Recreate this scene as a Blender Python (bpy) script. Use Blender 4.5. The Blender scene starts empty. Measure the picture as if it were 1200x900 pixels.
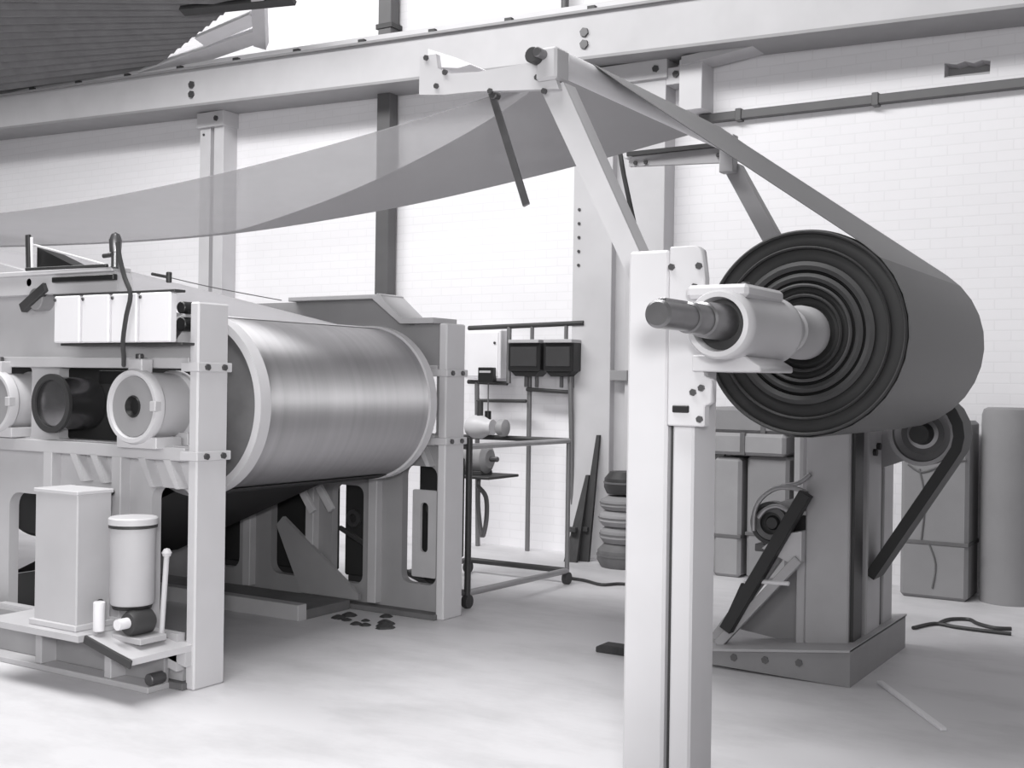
import bpy, bmesh, math, random
from mathutils import Vector, Matrix
random.seed(4)
sc = bpy.context.scene
R = math.radians

# ------------------------------------------------------------------ camera
# world: x runs along the machine, y across it (away from the camera), z up
F = 1391.0; TH = R(32); RO = R(0.8); CH = 1.5
cam_data = bpy.data.cameras.new('camera'); cam = bpy.data.objects.new('camera', cam_data)
sc.collection.objects.link(cam); sc.camera = cam
cam_data.sensor_fit = 'HORIZONTAL'; cam_data.sensor_width = 36.0
cam_data.lens = 36.0 * F / 1200.0
cam_data.shift_y = -2.0 / 1200.0
cam_data.clip_end = 200
cam.matrix_world = Matrix.Translation((0, 0, CH)) @ Matrix.Rotation(TH, 4, 'Z') @ Matrix.Rotation(R(90), 4, 'X') @ Matrix.Rotation(RO, 4, 'Z')

# ------------------------------------------------------------------ light
w = bpy.data.worlds.new('hall_daylight'); sc.world = w; w.use_nodes = True
bg = w.node_tree.nodes['Background']; bg.inputs[0].default_value = (.985, .98, 1.0, 1); bg.inputs[1].default_value = 0.20

def lamp(name, kind, loc, target, energy, **kw):
    l = bpy.data.lights.new(name, kind); l.energy = energy
    for k, v in kw.items(): setattr(l, k, v)
    o = bpy.data.objects.new(name, l); sc.collection.objects.link(o); o.location = loc
    o.rotation_euler = (Vector(target) - Vector(loc)).to_track_quat('-Z', 'Y').to_euler()
    return o
# skylight, an added unseen fill light behind the camera, and the photographer's flood lamps
lamp('skylight', 'AREA', (-6.4, 3.0, 7.8), (-5.0, 7.5, 0), 1150, shape='RECTANGLE', size=10, size_y=1.6)
lamp('front_fill', 'AREA', (-0.3, -4.5, 4.0), (-4.0, 7.5, 2.8), 350, shape='RECTANGLE', size=6, size_y=2.0)  # added fill from the front, no such source known
lamp('flood_lamp', 'SPOT', (0.15, 1.0, 2.5), (-1.75, 3.9, 1.6), 20, spot_size=R(34), spot_blend=.7, shadow_soft_size=.06)
lamp('flood_lamp', 'SPOT', (0.5, -0.6, 2.0), (-5.2, 5.2, .9), 900, spot_size=R(46), spot_blend=.5, shadow_soft_size=.25)

vs = sc.view_settings
vs.view_transform = 'Standard'; vs.look = 'None'; vs.gamma = 1; vs.use_curve_mapping = False
vs.exposure = -0.36

# ------------------------------------------------------------------ pixel to point (1200 x 900 frame)
_c, _s = math.cos(TH), math.sin(TH)
def ray(px, py):
    a, b = px - 600, py - 448
    x = a * math.cos(RO) + b * math.sin(RO); y = -a * math.sin(RO) + b * math.cos(RO)
    X, Z = x / F, -y / F
    return Vector((_c * X - _s, _s * X + _c, Z))
def on(px, py, u=None, v=None, z=None):
    r = ray(px, py)
    t = u / r.x if u is not None else v / r.y if v is not None else (z - CH) / r.z
    p = r * t; p.z += CH
    return p

# ------------------------------------------------------------------ materials
def lin(s):
    s /= 255.0
    return s / 12.92 if s <= .04045 else ((s + .055) / 1.055) ** 2.4
def grey(s): g = lin(s); return (g * 1.0, g * .985, g * 1.01, 1)
def mat(name, s, rough=.6, metal=0, var=.12, scale=6, bump=0.0, stretch=None, spec=.5):
    m = bpy.data.materials.new(name); m.use_nodes = True
    nt = m.node_tree; N = nt.nodes; L = nt.links; b = N['Principled BSDF']
    b.inputs['Roughness'].default_value = rough; b.inputs['Metallic'].default_value = metal
    b.inputs['Specular IOR Level'].default_value = spec
    tc = N.new('ShaderNodeTexCoord'); mp = N.new('ShaderNodeMapping')
    if stretch: mp.inputs['Scale'].default_value = stretch
    L.new(tc.outputs['Object'], mp.inputs[0])
    n = N.new('ShaderNodeTexNoise'); n.inputs['Scale'].default_value = scale; n.inputs['Detail'].default_value = 6
    L.new(mp.outputs[0], n.inputs['Vector'])
    mx = N.new('ShaderNodeMix'); mx.data_type = 'RGBA'
    c = grey(s)
    mx.inputs[6].default_value = tuple(min(1, x * (1 - var)) for x in c[:3]) + (1,)
    mx.inputs[7].default_value = tuple(min(1, x * (1 + var)) for x in c[:3]) + (1,)
    L.new(n.outputs['Fac'], mx.inputs[0]); L.new(mx.outputs[2], b.inputs['Base Color'])
    if bump:
        bp = N.new('ShaderNodeBump'); bp.inputs['Strength'].default_value = bump; bp.inputs['Distance'].default_value = .01
        L.new(n.outputs['Fac'], bp.inputs['Height']); L.new(bp.outputs[0], b.inputs['Normal'])
    return m
M = dict(
    paint=mat('light_grey_machine_paint', 190, .45, scale=4),
    paintw=mat('pale_machine_paint', 202, .45, scale=4, var=.07),
    paintm=mat('mid_grey_paint', 182, .5, scale=5),
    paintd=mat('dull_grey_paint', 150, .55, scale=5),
    castd=mat('dirty_cast_iron', 105, .7, scale=9, var=.3, bump=.2),
    colp=mat('column_paint', 196, .6, scale=3),
    beam=mat('grey_beam_paint', 192, .6, scale=3),
    white=mat('white_enamel', 238, .35, var=.04),
    dark=mat('dark_iron', 58, .5, var=.25),
    black=mat('black_enamel', 34, .4, var=.2),
    rubber=mat('black_rubber_belt', 44, .55, var=.2),
    steel=mat('worn_steel_shaft', 130, .32, .85, scale=14, var=.25),
    dsteel=mat('oily_dark_steel', 150, .24, .95, scale=10, var=.3),
    roll0=mat('dark_roll_edge', 38, .6, var=.2, scale=20),
    roll1=mat('grey_roll_edge', 62, .6, var=.2, scale=20),
    roll2=mat('pale_roll_edge', 84, .6, var=.2, scale=20),
    rollb=mat('dark_sheet_surface', 73, .42, var=.06, scale=3, stretch=(1, .2, 1)),
    roll_lit=mat('dark_sheet_lit', 92, .42, var=.06, scale=3, stretch=(1, .2, 1)),  # lighter copy of the roll sheet, light from above put into its colour
    canvas=mat('grey_wrapping', 142, .8, var=.14, scale=4, bump=.25),
    canvas2=mat('pale_grey_wrapping', 156, .8, var=.14, scale=5, bump=.25),
    wood=mat('weathered_dark_wood', 62, .8, var=.35, scale=8, stretch=(6, 6, .6), bump=.3),
    pipe=mat('dark_pipe_paint', 92, .5, var=.15),
    conduit=mat('grey_conduit', 120, .45, .3, var=.15),
    sheetw=mat('white_sheet', 236, .7, var=.03),
    dsheet=mat('dark_corrugated_sheet', 150, .55, .15, var=.25, scale=5),
    timber=mat('whitewashed_timber', 215, .7, var=.1, scale=8),
    bolt=mat('dull_bolt_steel', 95, .4, .6),
    pulley=mat('bright_pulley_iron', 165, .35, .55, var=.2),
    cavity_shade=mat('painted_cavity_shade', 40, .9),  # interior shade put into the colour
)
def drum_mat():
    m = bpy.data.materials.new('polished_drum_steel'); m.use_nodes = True
    nt = m.node_tree; N = nt.nodes; L = nt.links; b = N['Principled BSDF']
    b.inputs['Metallic'].default_value = 1; b.inputs['Roughness'].default_value = .27
    b.inputs['Anisotropic'].default_value = 1.0; b.inputs['Anisotropic Rotation'].default_value = .25
    tg = N.new('ShaderNodeTangent'); tg.direction_type = 'RADIAL'; tg.axis = 'Y'
    L.new(tg.outputs[0], b.inputs['Tangent'])
    tc = N.new('ShaderNodeTexCoord'); mp = N.new('ShaderNodeMapping'); mp.inputs['Scale'].default_value = (.4, 14, .4)
    n = N.new('ShaderNodeTexNoise'); n.inputs['Scale'].default_value = 1.6; n.inputs['Detail'].default_value = 5
    L.new(tc.outputs['Object'], mp.inputs[0]); L.new(mp.outputs[0], n.inputs['Vector'])
    mp2 = N.new('ShaderNodeMapping'); mp2.inputs['Scale'].default_value = (1.2, .5, 1.2)
    n2 = N.new('ShaderNodeTexNoise'); n2.inputs['Scale'].default_value = 2.2
    L.new(tc.outputs['Object'], mp2.inputs[0]); L.new(mp2.outputs[0], n2.inputs['Vector'])
    ad = N.new('ShaderNodeMath'); ad.operation = 'ADD'; L.new(n.outputs['Fac'], ad.inputs[0]); L.new(n2.outputs['Fac'], ad.inputs[1])
    cr = N.new('ShaderNodeValToRGB'); cr.color_ramp.elements[0].position = .3; cr.color_ramp.elements[1].position = .75
    cr.color_ramp.elements[0].color = grey(180); cr.color_ramp.elements[1].color = grey(205)
    hf = N.new('ShaderNodeMath'); hf.operation = 'MULTIPLY'; hf.inputs[1].default_value = .5
    L.new(ad.outputs[0], hf.inputs[0]); L.new(hf.outputs[0], cr.inputs[0]); L.new(cr.outputs[0], b.inputs['Base Color'])
    rr = N.new('ShaderNodeMapRange'); rr.inputs[3].default_value = .62; rr.inputs[4].default_value = .68
    L.new(n.outputs['Fac'], rr.inputs[0]); L.new(rr.outputs[0], b.inputs['Roughness'])
    return m
M['drum'] = drum_mat()
def sheet_mat(name, s, opacity, transl):
    m = bpy.data.materials.new(name); m.use_nodes = True
    nt = m.node_tree; N = nt.nodes; L = nt.links; N.remove(N['Principled BSDF'])
    out = N['Material Output']
    d = N.new('ShaderNodeBsdfDiffuse'); d.inputs[0].default_value = grey(s)
    t = N.new('ShaderNodeBsdfTranslucent'); t.inputs[0].default_value = grey(s)
    tr = N.new('ShaderNodeBsdfTransparent')
    tc = N.new('ShaderNodeTexCoord'); n = N.new('ShaderNodeTexNoise'); n.inputs['Scale'].default_value = 3
    L.new(tc.outputs['Object'], n.inputs['Vector'])
    mr = N.new('ShaderNodeMapRange'); mr.inputs[3].default_value = opacity - .04; mr.inputs[4].default_value = opacity + .04
    L.new(n.outputs['Fac'], mr.inputs[0])
    a = N.new('ShaderNodeMixShader'); a.inputs[0].default_value = transl
    b = N.new('ShaderNodeMixShader')
    L.new(d.outputs[0], a.inputs[1]); L.new(t.outputs[0], a.inputs[2])
    L.new(mr.outputs[0], b.inputs[0]); L.new(tr.outputs[0], b.inputs[1]); L.new(a.outputs[0], b.inputs[2])
    L.new(b.outputs[0], out.inputs[0])
    return m
M['web'] = sheet_mat('grey_shaded_sheet', 184, .92, .3)
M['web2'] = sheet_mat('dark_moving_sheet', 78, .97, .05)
M['web_lit'] = sheet_mat('lit_translucent_sheet', 178, .55, .3)  # paler copy of the hanging sheet, its light put into the material
def wall_mat():
    m = mat('white_painted_brick', 236, .7, var=.03, scale=1.2)
    nt = m.node_tree; N = nt.nodes; L = nt.links; b = N['Principled BSDF']
    tc = N.new('ShaderNodeTexCoord'); sp = N.new('ShaderNodeSeparateXYZ'); cb = N.new('ShaderNodeCombineXYZ')
    L.new(tc.outputs['Object'], sp.inputs[0]); L.new(sp.outputs[0], cb.inputs[0]); L.new(sp.outputs[2], cb.inputs[1])
    br = N.new('ShaderNodeTexBrick'); br.inputs['Scale'].default_value = 1
    br.inputs['Brick Width'].default_value = .23; br.inputs['Row Height'].default_value = .077; br.inputs['Mortar Size'].default_value = .006
    br.inputs['Mortar Smooth'].default_value = .4
    L.new(cb.outputs[0], br.inputs['Vector'])
    src = b.inputs['Base Color'].links[0].from_socket
    mx = N.new('ShaderNodeMix'); mx.data_type = 'RGBA'; mx.blend_type = 'MULTIPLY'; mx.inputs[0].default_value = 1
    br.inputs['Color1'].default_value = (1, 1, 1, 1); br.inputs['Color2'].default_value = (.985, .985, .985, 1); br.inputs['Mortar'].default_value = (.945, .945, .945, 1)
    L.new(src, mx.inputs[6]); L.new(br.outputs['Color'], mx.inputs[7]); L.new(mx.outputs[2], b.inputs['Base Color'])
    bp = N.new('ShaderNodeBump'); bp.inputs['Strength'].default_value = .15; bp.inputs['Distance'].default_value = .006; bp.invert = True
    L.new(br.outputs['Fac'], bp.inputs['Height']); L.new(bp.outputs[0], b.inputs['Normal'])
    return m
M['wall'] = wall_mat()
def floor_mat():
    m = mat('worn_pale_concrete', 216, .5, var=.06, scale=.9)
    nt = m.node_tree; N = nt.nodes; L = nt.links; b = N['Principled BSDF']
    src = b.inputs['Base Color'].links[0].from_socket
    tc = N.new('ShaderNodeTexCoord')
    mp = N.new('ShaderNodeMapping'); mp.inputs['Scale'].default_value = (.8, 1.5, 1); L.new(tc.outputs['Object'], mp.inputs[0])
    n = N.new('ShaderNodeTexNoise'); n.inputs['Scale'].default_value = 1.4; n.inputs['Detail'].default_value = 8; n.inputs['Roughness'].default_value = .65
    L.new(mp.outputs[0], n.inputs['Vector'])
    cr = N.new('ShaderNodeValToRGB'); cr.color_ramp.elements[0].position = .3; cr.color_ramp.elements[1].position = .55
    cr.color_ramp.elements[0].color = (.80, .80, .80, 1); cr.color_ramp.elements[1].color = (1, 1, 1, 1)
    L.new(n.outputs['Fac'], cr.inputs[0])
    mx = N.new('ShaderNodeMix'); mx.data_type = 'RGBA'; mx.blend_type = 'MULTIPLY'; mx.inputs[0].default_value = 1
    L.new(src, mx.inputs[6]); L.new(cr.outputs[0], mx.inputs[7]); L.new(mx.outputs[2], b.inputs['Base Color'])
    return m
M['floor'] = floor_mat()

# ------------------------------------------------------------------ mesh builder
class MB:
    def __init__(s): s.bm = bmesh.new()
    def _add(s, b2):
        me = bpy.data.meshes.new('t'); b2.to_mesh(me); b2.free(); s.bm.from_mesh(me); bpy.data.meshes.remove(me)
    def box(s, x0, x1, y0, y1, z0, z1, bev=.004):
        b = bmesh.new(); bmesh.ops.create_cube(b, size=1)
        for v in b.verts:
            v.co = Vector(((x0 + x1) / 2 + v.co.x * (x1 - x0), (y0 + y1) / 2 + v.co.y * (y1 - y0), (z0 + z1) / 2 + v.co.z * (z1 - z0)))
        if bev:
            bev = min(bev, .3 * min(abs(x1 - x0), abs(y1 - y0), abs(z1 - z0)))
            bmesh.ops.bevel(b, geom=b.edges[:], offset=bev, segments=1, affect='EDGES')
        s._add(b); return s
    def bar(s, a, b_, wd, dp, up=(0, 0, 1), bev=.003):
        """rectangular bar from a to b_: wd sideways, dp along up"""
        a, b_ = Vector(a), Vector(b_); d = (b_ - a); L = d.length; d.normalize()
        sd = d.cross(Vector(up)).normalized(); upv = sd.cross(d).normalized()
        b = bmesh.new(); bmesh.ops.create_cube(b, size=1)
        for v in b.verts: v.co = a + d * (v.co.x + .5) * L + sd * v.co.y * wd + upv * v.co.z * dp
        bmesh.ops.recalc_face_normals(b, faces=b.faces[:])
        if bev: bmesh.ops.bevel(b, geom=b.edges[:], offset=min(bev, .3 * min(wd, dp)), segments=1, affect='EDGES')
        s._add(b); return s
    def lathe(s, a, axis, prof, n=40, closed=False):
        """prof: (distance along axis, radius) list, revolved about axis through a"""
        a = Vector(a); ax = Vector(axis).normalized()
        e1 = ax.orthogonal().normalized(); e2 = ax.cross(e1)
        b = bmesh.new(); rings = []
        for (t, r) in prof:
            if r < 1e-6: rings.append([b.verts.new(a + ax * t)])
            else: rings.append([b.verts.new(a + ax * t + (e1 * math.cos(2 * math.pi * i / n) + e2 * math.sin(2 * math.pi * i / n)) * r) for i in range(n)])
        prs = list(zip(rings[:-1], rings[1:]))
        if closed: prs.append((rings[-1], rings[0]))
        for p, q in prs:
            for i in range(n):
                j = (i + 1) % n
                if len(p) == 1 and len(q) == 1: continue
                if len(p) == 1: b.faces.new((p[0], q[i], q[j]))
                elif len(q) == 1: b.faces.new((p[i], p[j], q[0]))
                else: b.faces.new((p[i], p[j], q[j], q[i]))
        bmesh.ops.recalc_face_normals(b, faces=b.faces[:])
        s._add(b); return s
    def cyl(s, a, b_, r, n=24, ch=None, r2=None):
        a, b_ = Vector(a), Vector(b_); L = (b_ - a).length
        r2 = r if r2 is None else r2
        ch = min(.004, r * .25) if ch is None else ch
        return s.lathe(a, b_ - a, [(0, 0), (0, r - ch), (ch, r), (L - ch, r2), (L, r2 - ch), (L, 0)], n)
    def ring(s, a, axis, t0, t1, r0, r1, n=48):
        return s.lathe(a, axis, [(t0, r0), (t0, r1), (t1, r1), (t1, r0)], n, closed=True)
    def tube(s, pts, r, n=8, smooth=3):
        P = [Vector(p) for p in pts]
        if smooth and len(P) > 2:
            Q = []
            for i in range(len(P) - 1):
                p0 = P[max(i - 1, 0)]; p1 = P[i]; p2 = P[i + 1]; p3 = P[min(i + 2, len(P) - 1)]
                for k in range(smooth):
                    t = k / smooth
                    Q.append(.5 * ((2 * p1) + (p2 - p0) * t + (2 * p0 - 5 * p1 + 4 * p2 - p3) * t * t + (3 * p1 - p0 - 3 * p2 + p3) * t ** 3))
            Q.append(P[-1]); P = Q
        b = bmesh.new(); rings = []; prev = None
        for i, p in enumerate(P):
            d = (P[min(i + 1, len(P) - 1)] - P[max(i - 1, 0)]).normalized()
            e1 = d.orthogonal().normalized() if prev is None else (prev - d * prev.dot(d)).normalized()
            prev = e1; e2 = d.cross(e1)
            rings.append([b.verts.new(p + (e1 * math.cos(2 * math.pi * k / n) + e2 * math.sin(2 * math.pi * k / n)) * r) for k in range(n)])
        for p, q in zip(rings[:-1], rings[1:]):
            for k in range(n): b.faces.new((p[k], p[(k + 1) % n], q[(k + 1) % n], q[k]))
        b.faces.new(rings[0][::-1]); b.faces.new(rings[-1])
        bmesh.ops.recalc_face_normals(b, faces=b.faces[:]); s._add(b); return s
    def prism(s, poly, y0, y1, holes=(), axis='y', bev=0):
        """polygon in (x,z) [axis y] or (y,z) [axis x] or (x,y) [axis z] extruded y0..y1, with holes"""
        def P(a, b_, d):
            return (a, d, b_) if axis == 'y' else (d, a, b_) if axis == 'x' else (a, b_, d)
        b = bmesh.new(); es = []; loops = [poly] + list(holes)
        for lp in loops:
            vs_ = [b.verts.new(P(q[0], q[1], y0)) for q in lp]
            for i in range(len(vs_)): es.append(b.edges.new((vs_[i], vs_[(i + 1) % len(vs_)])))
        if holes: bmesh.ops.triangle_fill(b, use_beauty=True, edges=es)
        else: b.faces.new(b.verts[:])
        ex = bmesh.ops.extrude_face_region(b, geom=b.faces[:])
        dv = Vector(P(0, 0, y1 - y0))
        bmesh.ops.translate(b, verts=[g for g in ex['geom'] if isinstance(g, bmesh.types.BMVert)], vec=dv)
        bmesh.ops.recalc_face_normals(b, faces=b.faces[:])
        if bev and not holes: bmesh.ops.bevel(b, geom=b.edges[:], offset=bev, segments=1, affect='EDGES')
        s._add(b); return s
    def grid(s, rows, th=.004):
        """rows of points -> thin sheet with thickness"""
        b = bmesh.new(); V = [[b.verts.new(p) for p in r] for r in rows]
        for i in range(len(V) - 1):
            for j in range(len(V[0]) - 1): b.faces.new((V[i][j], V[i][j + 1], V[i + 1][j + 1], V[i + 1][j]))
        bmesh.ops.recalc_face_normals(b, faces=b.faces[:])
        if th: bmesh.ops.solidify(b, geom=b.faces[:], thickness=th)
        s._add(b); return s
    def build(s, name, m, parent=None, smooth=True, loc=None, label=None, **props):
        org = Vector(parent['_o']) if parent is not None else Vector(loc) if loc is not None else None
        if org is None:
            xs = [v.co for v in s.bm.verts]
            org = Vector((sum(v.x for v in xs) / len(xs), sum(v.y for v in xs) / len(xs), min(v.z for v in xs)))
        bmesh.ops.translate(s.bm, verts=s.bm.verts[:], vec=-org)
        me = bpy.data.meshes.new(name); s.bm.to_mesh(me); s.bm.free(); me.materials.append(M[m] if isinstance(m, str) else m)
        o = bpy.data.objects.new(name, me); sc.collection.objects.link(o)
        if parent is not None: o.parent = parent
        else: o.location = org
        o['_o'] = tuple(org); ALL.append(o)
        if smooth:
            me.polygons.foreach_set('use_smooth', [True] * len(me.polygons))
            es = [e for e in me.edges]
            try: me.set_sharp_from_angle(angle=R(35))
            except Exception: pass
        if label: o['label'] = label
        for k, v in props.items(): o[k] = v
        return o
ALL = []
def thing(name, label, cat, loc, group=None):
    o = bpy.data.objects.new(name, None); sc.collection.objects.link(o); o.location = loc
    o.empty_display_size = .05; o['_o'] = tuple(loc); o['label'] = label; o['category'] = cat
    if group: o['group'] = group
    ALL.append(o); return o
def bolts(parent, pts, axis, r=.014, h=.014, m='bolt', name='bolt'):
    ax = Vector(axis)
    for p in pts:
        p = Vector(p); MB().lathe(p - ax * .004, ax, [(0, 0), (0, r), (h + .004, r), (h + .004, 0)], 6).build(name, m, parent)
def rrect(x0, x1, z0, z1, r, n=5):
    P = []
    for (cx, cz, a0) in ((x1 - r, z1 - r, 0), (x0 + r, z1 - r, 90), (x0 + r, z0 + r, 180), (x1 - r, z0 + r, 270)):
        for k in range(n + 1):
            a = R(a0 + 90 * k / n); P.append((cx + r * math.cos(a), cz + r * math.sin(a)))
    return P

# ================================================================== SETTING
MB().box(-16, 6, -6, 9.35, -.12, 0, 0).build('floor', 'floor', loc=(0, 0, 0), smooth=False, kind='structure')
WV = 9.2
# back wall, with one small broken opening high up on the right
hole = [(-1.985, 3.815), (-1.665, 3.805), (-1.66, 3.90), (-1.72, 3.915), (-1.78, 3.90), (-1.84, 3.92), (-1.9, 3.905), (-1.985, 3.925)]
wall = MB().prism([(-16, -.12), (6, -.12), (6, 7.2), (-16, 7.2)], WV, WV + .15, holes=[hole]).build('wall_back', 'wall', loc=(0, WV, 0), smooth=False, kind='structure')
MB().box(-2.1, -1.55, WV + .15, WV + .2, 3.7, 4.0).build('opening_back', 'paintd', wall)
MB().box(-2.0, -1.65, WV + .02, WV + .15, 3.78, 3.83).build('opening_sill', 'paintm', wall)

# dark corrugated roof slope, high at the left
def roofpt(px, py, off=0.0):
    r = ray(px, py); t = (4.86 - CH + .45 * 8.75) / (r.z + .45 * r.y)
    p = r * t; p.z += CH; return p + Vector((0, .41, .91)) * off
rows = []
NS = 96
for j in range(NS + 1):
    t = j / NS; row = []
    off = .022 * math.sin(j * math.pi / 2.0) if j % 2 else 0
    A0, B0 = (-70, 121), (174, 84); A1, B1 = (-70, -110), (372, -70)
    for i in range(5):
        k = i / 4
        px = (A0[0] + (B0[0] - A0[0]) * k) * (1 - t) + (A1[0] + (B1[0] - A1[0]) * k) * t
        py = (A0[1] + (B0[1] - A0[1]) * k) * (1 - t) + (A1[1] + (B1[1] - A1[1]) * k) * t
        row.append(roofpt(px, py, off))
    rows.append(row)
ceil = MB().grid(rows, .006).build('ceiling', 'dsheet', smooth=False, kind='structure')
a, b = roofpt(170, 86), roofpt(306, 38)
MB().bar(a, b, .16, .10, up=(0, .4, .9)).build('fascia_board', 'timber', ceil)
MB().bar(roofpt(306, 52), roofpt(303, -20), .13, .10, up=(0, .4, .9)).build('fascia_post', 'timber', ceil)
MB().bar(roofpt(236, 46, -.02), roofpt(300, 18, -.02), .14, .05, up=(0, .4, .9)).build('packing_board', 'white', ceil)
MB().bar(roofpt(215, 10, -.03), roofpt(345, -3, -.03), .10, .05, up=(0, .4, .9)).build('gutter', 'dark', ceil)

# overhead beam (I-section) on steel columns
bm_ = thing('overhead_beam', 'long grey steel beam running overhead along the brick wall', 'beam', (-6, 8.9, 4.2))
def bz(x): return 4.145 + (-1.5 - x) * .027
def sl(x0, x1, y0, y1, dz0, dz1):
    m_ = MB(); b = m_.bm
    vs_ = [b.verts.new((x, y, bz(x) + dz)) for x in (x0, x1) for y in (y0, y1) for dz in (dz0, dz1)]
    for f in ((0, 1, 3, 2), (4, 6, 7, 5), (0, 4, 5, 1), (2, 3, 7, 6), (0, 2, 6, 4), (1, 5, 7, 3)): b.faces.new([vs_[k] for k in f])
    bmesh.ops.recalc_face_normals(b, faces=b.faces[:]); return m_
sl(-15.5, 4, 8.72, 8.75, 0, .358).build('web_plate', 'beam', bm_)
sl(-15.5, 4, 8.72, 9.19, -.025, 0).build('bottom_flange', 'paintd', bm_)
sl(-15.5, 4, 8.68, 8.95, .358, .38).build('top_flange', 'paintd', bm_)
sl(-15.5, 4, 8.76, 8.84, .40, .45).build('runway_rail', 'paintw', bm_)
for k in range(22):
    x = -14.6 + k * .82; sl(x, x + .07, 8.72, 8.88, .38, .42).build('rail_clip', 'dark', bm_)
for x0 in (-9.44, -4.78):
    bolts(bm_, [(x0 + d, 8.72, bz(x0) + h) for d in (0,) for h in (.10, .20)], (0, -1, 0), .04, .02)

def column(x0, x1, top, label, extra):
    c = thing('steel_column', label, 'column', ((x0 + x1) / 2, 9.05, 0))
    wf = (x1 - x0)
    MB().box(x0, x0 + wf * .44, 9.0, 9.2, 0, top).build('channel', 'colp', c)
    MB().box(x1 - wf * .40, x1, 9.0, 9.2, 0, top).build('channel', 'colp', c)
    MB().box(x0 + .02, x1 - .02, 9.08, 9.12, 0, top).build('lattice_plate', 'colp', c)
    MB().box(x0 - .03, x1 + .03, 8.98, 9.2, 0, .03).build('base_plate', 'colp', c)
    MB().box(x0 - .02, x1 + .02, 8.97, 9.2, top - .16, top).build('cap_bracket', 'colp', c)
    bolts(c, [(x0 + .06, 9.0, z) for z in extra], (0, -1, 0), .014, .01)
    bolts(c, [(x1 - .08, 8.97, top - .08)], (0, -1, 0), .03, .015)
    return c
column(-9.61, -9.26, bz(-9.44) - .03, 'slim pale steel column under the beam, seen through the hanging sheet', [4.1])
c2 = column(-5.02, -4.16, bz(-4.6) - .03, 'wide pale column of paired channels beside the dark switch boxes', [3.0 - .12 * k for k in range(5)])
q0, q1 = on(716, 446, v=8.98), on(736, 434, v=8.98)
MB().box(q0.x, q1.x, 8.96, 9.01, q0.z, q1.z, .004).build('clip', 'paintd', c2)
# knee bracket right of the column
kb = thing('beam_bracket', 'pale bracket post with a knee brace under the overhead beam', 'bracket', (-3.9, 9.0, 3.72))
MB().box(-4.02, -3.82, 8.95, 9.2, 3.74, 4.16).build('post', 'paintw', kb)
MB().prism([(-3.98, 4.10), (-3.98, 4.17), (-3.12, 4.235), (-3.12, 4.20)], 8.9, 9.16).build('knee_brace', 'paint', kb)
MB().box(-4.16, -4.02, 9.0, 9.18, 3.98, 4.12).build('tie_plate', 'paintw', kb)
bolts(kb, [(-4.07, 9.0, 4.06)], (0, -1, 0), .03, .015)

def tag(o, label, cat, group=None):
    o['label'] = label; o['category'] = cat
    if group: o['group'] = group
    return o
r_ = thing('wall_rail', 'dark steel rail fixed along the upper brick wall', 'rail', (-1, 9.15, 3.68))
MB().box(-3.92, 4, 9.13, 9.2, 3.665, 3.735).build('bar', 'pipe', r_)
for k in range(7): MB().box(-3.6 + k * 1.1, -3.55 + k * 1.1, 9.12, 9.2, 3.65, 3.75).build('clip', 'pipe', r_)
p_ = thing('wall_duct', 'tall dark square duct running up the wall past the beam', 'duct', (-7.15, 9.1, 2.2))
MB().box(-7.235, -7.08, 9.04, 9.17, 2.3, 7.1).build('shaft', 'pipe', p_)
MB().box(-7.28, -7.04, 9.02, 9.2, 2.18, 2.32).build('shoe', 'dark', p_)
MB().box(-7.26, -7.06, 9.03, 9.2, 4.9, 4.95).build('clamp', 'dark', p_)
p_ = thing('wall_pipe', 'short dark pipe rising up the wall from the top of the beam', 'pipe', (-5.19, 9.1, 4.7))
MB().cyl((-5.19, 9.1, 4.72), (-5.19, 9.1, 7), .035).build('pipe', 'pipe', p_)
MB().cyl((-5.19, 9.1, 4.70), (-5.19, 9.1, 4.76), .055).build('flange', 'dark', p_)

# ================================================================== DRYING MACHINE, LEFT
DU, DZ, DR = -4.72, 1.36, .47     # drum axis and radius

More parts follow.
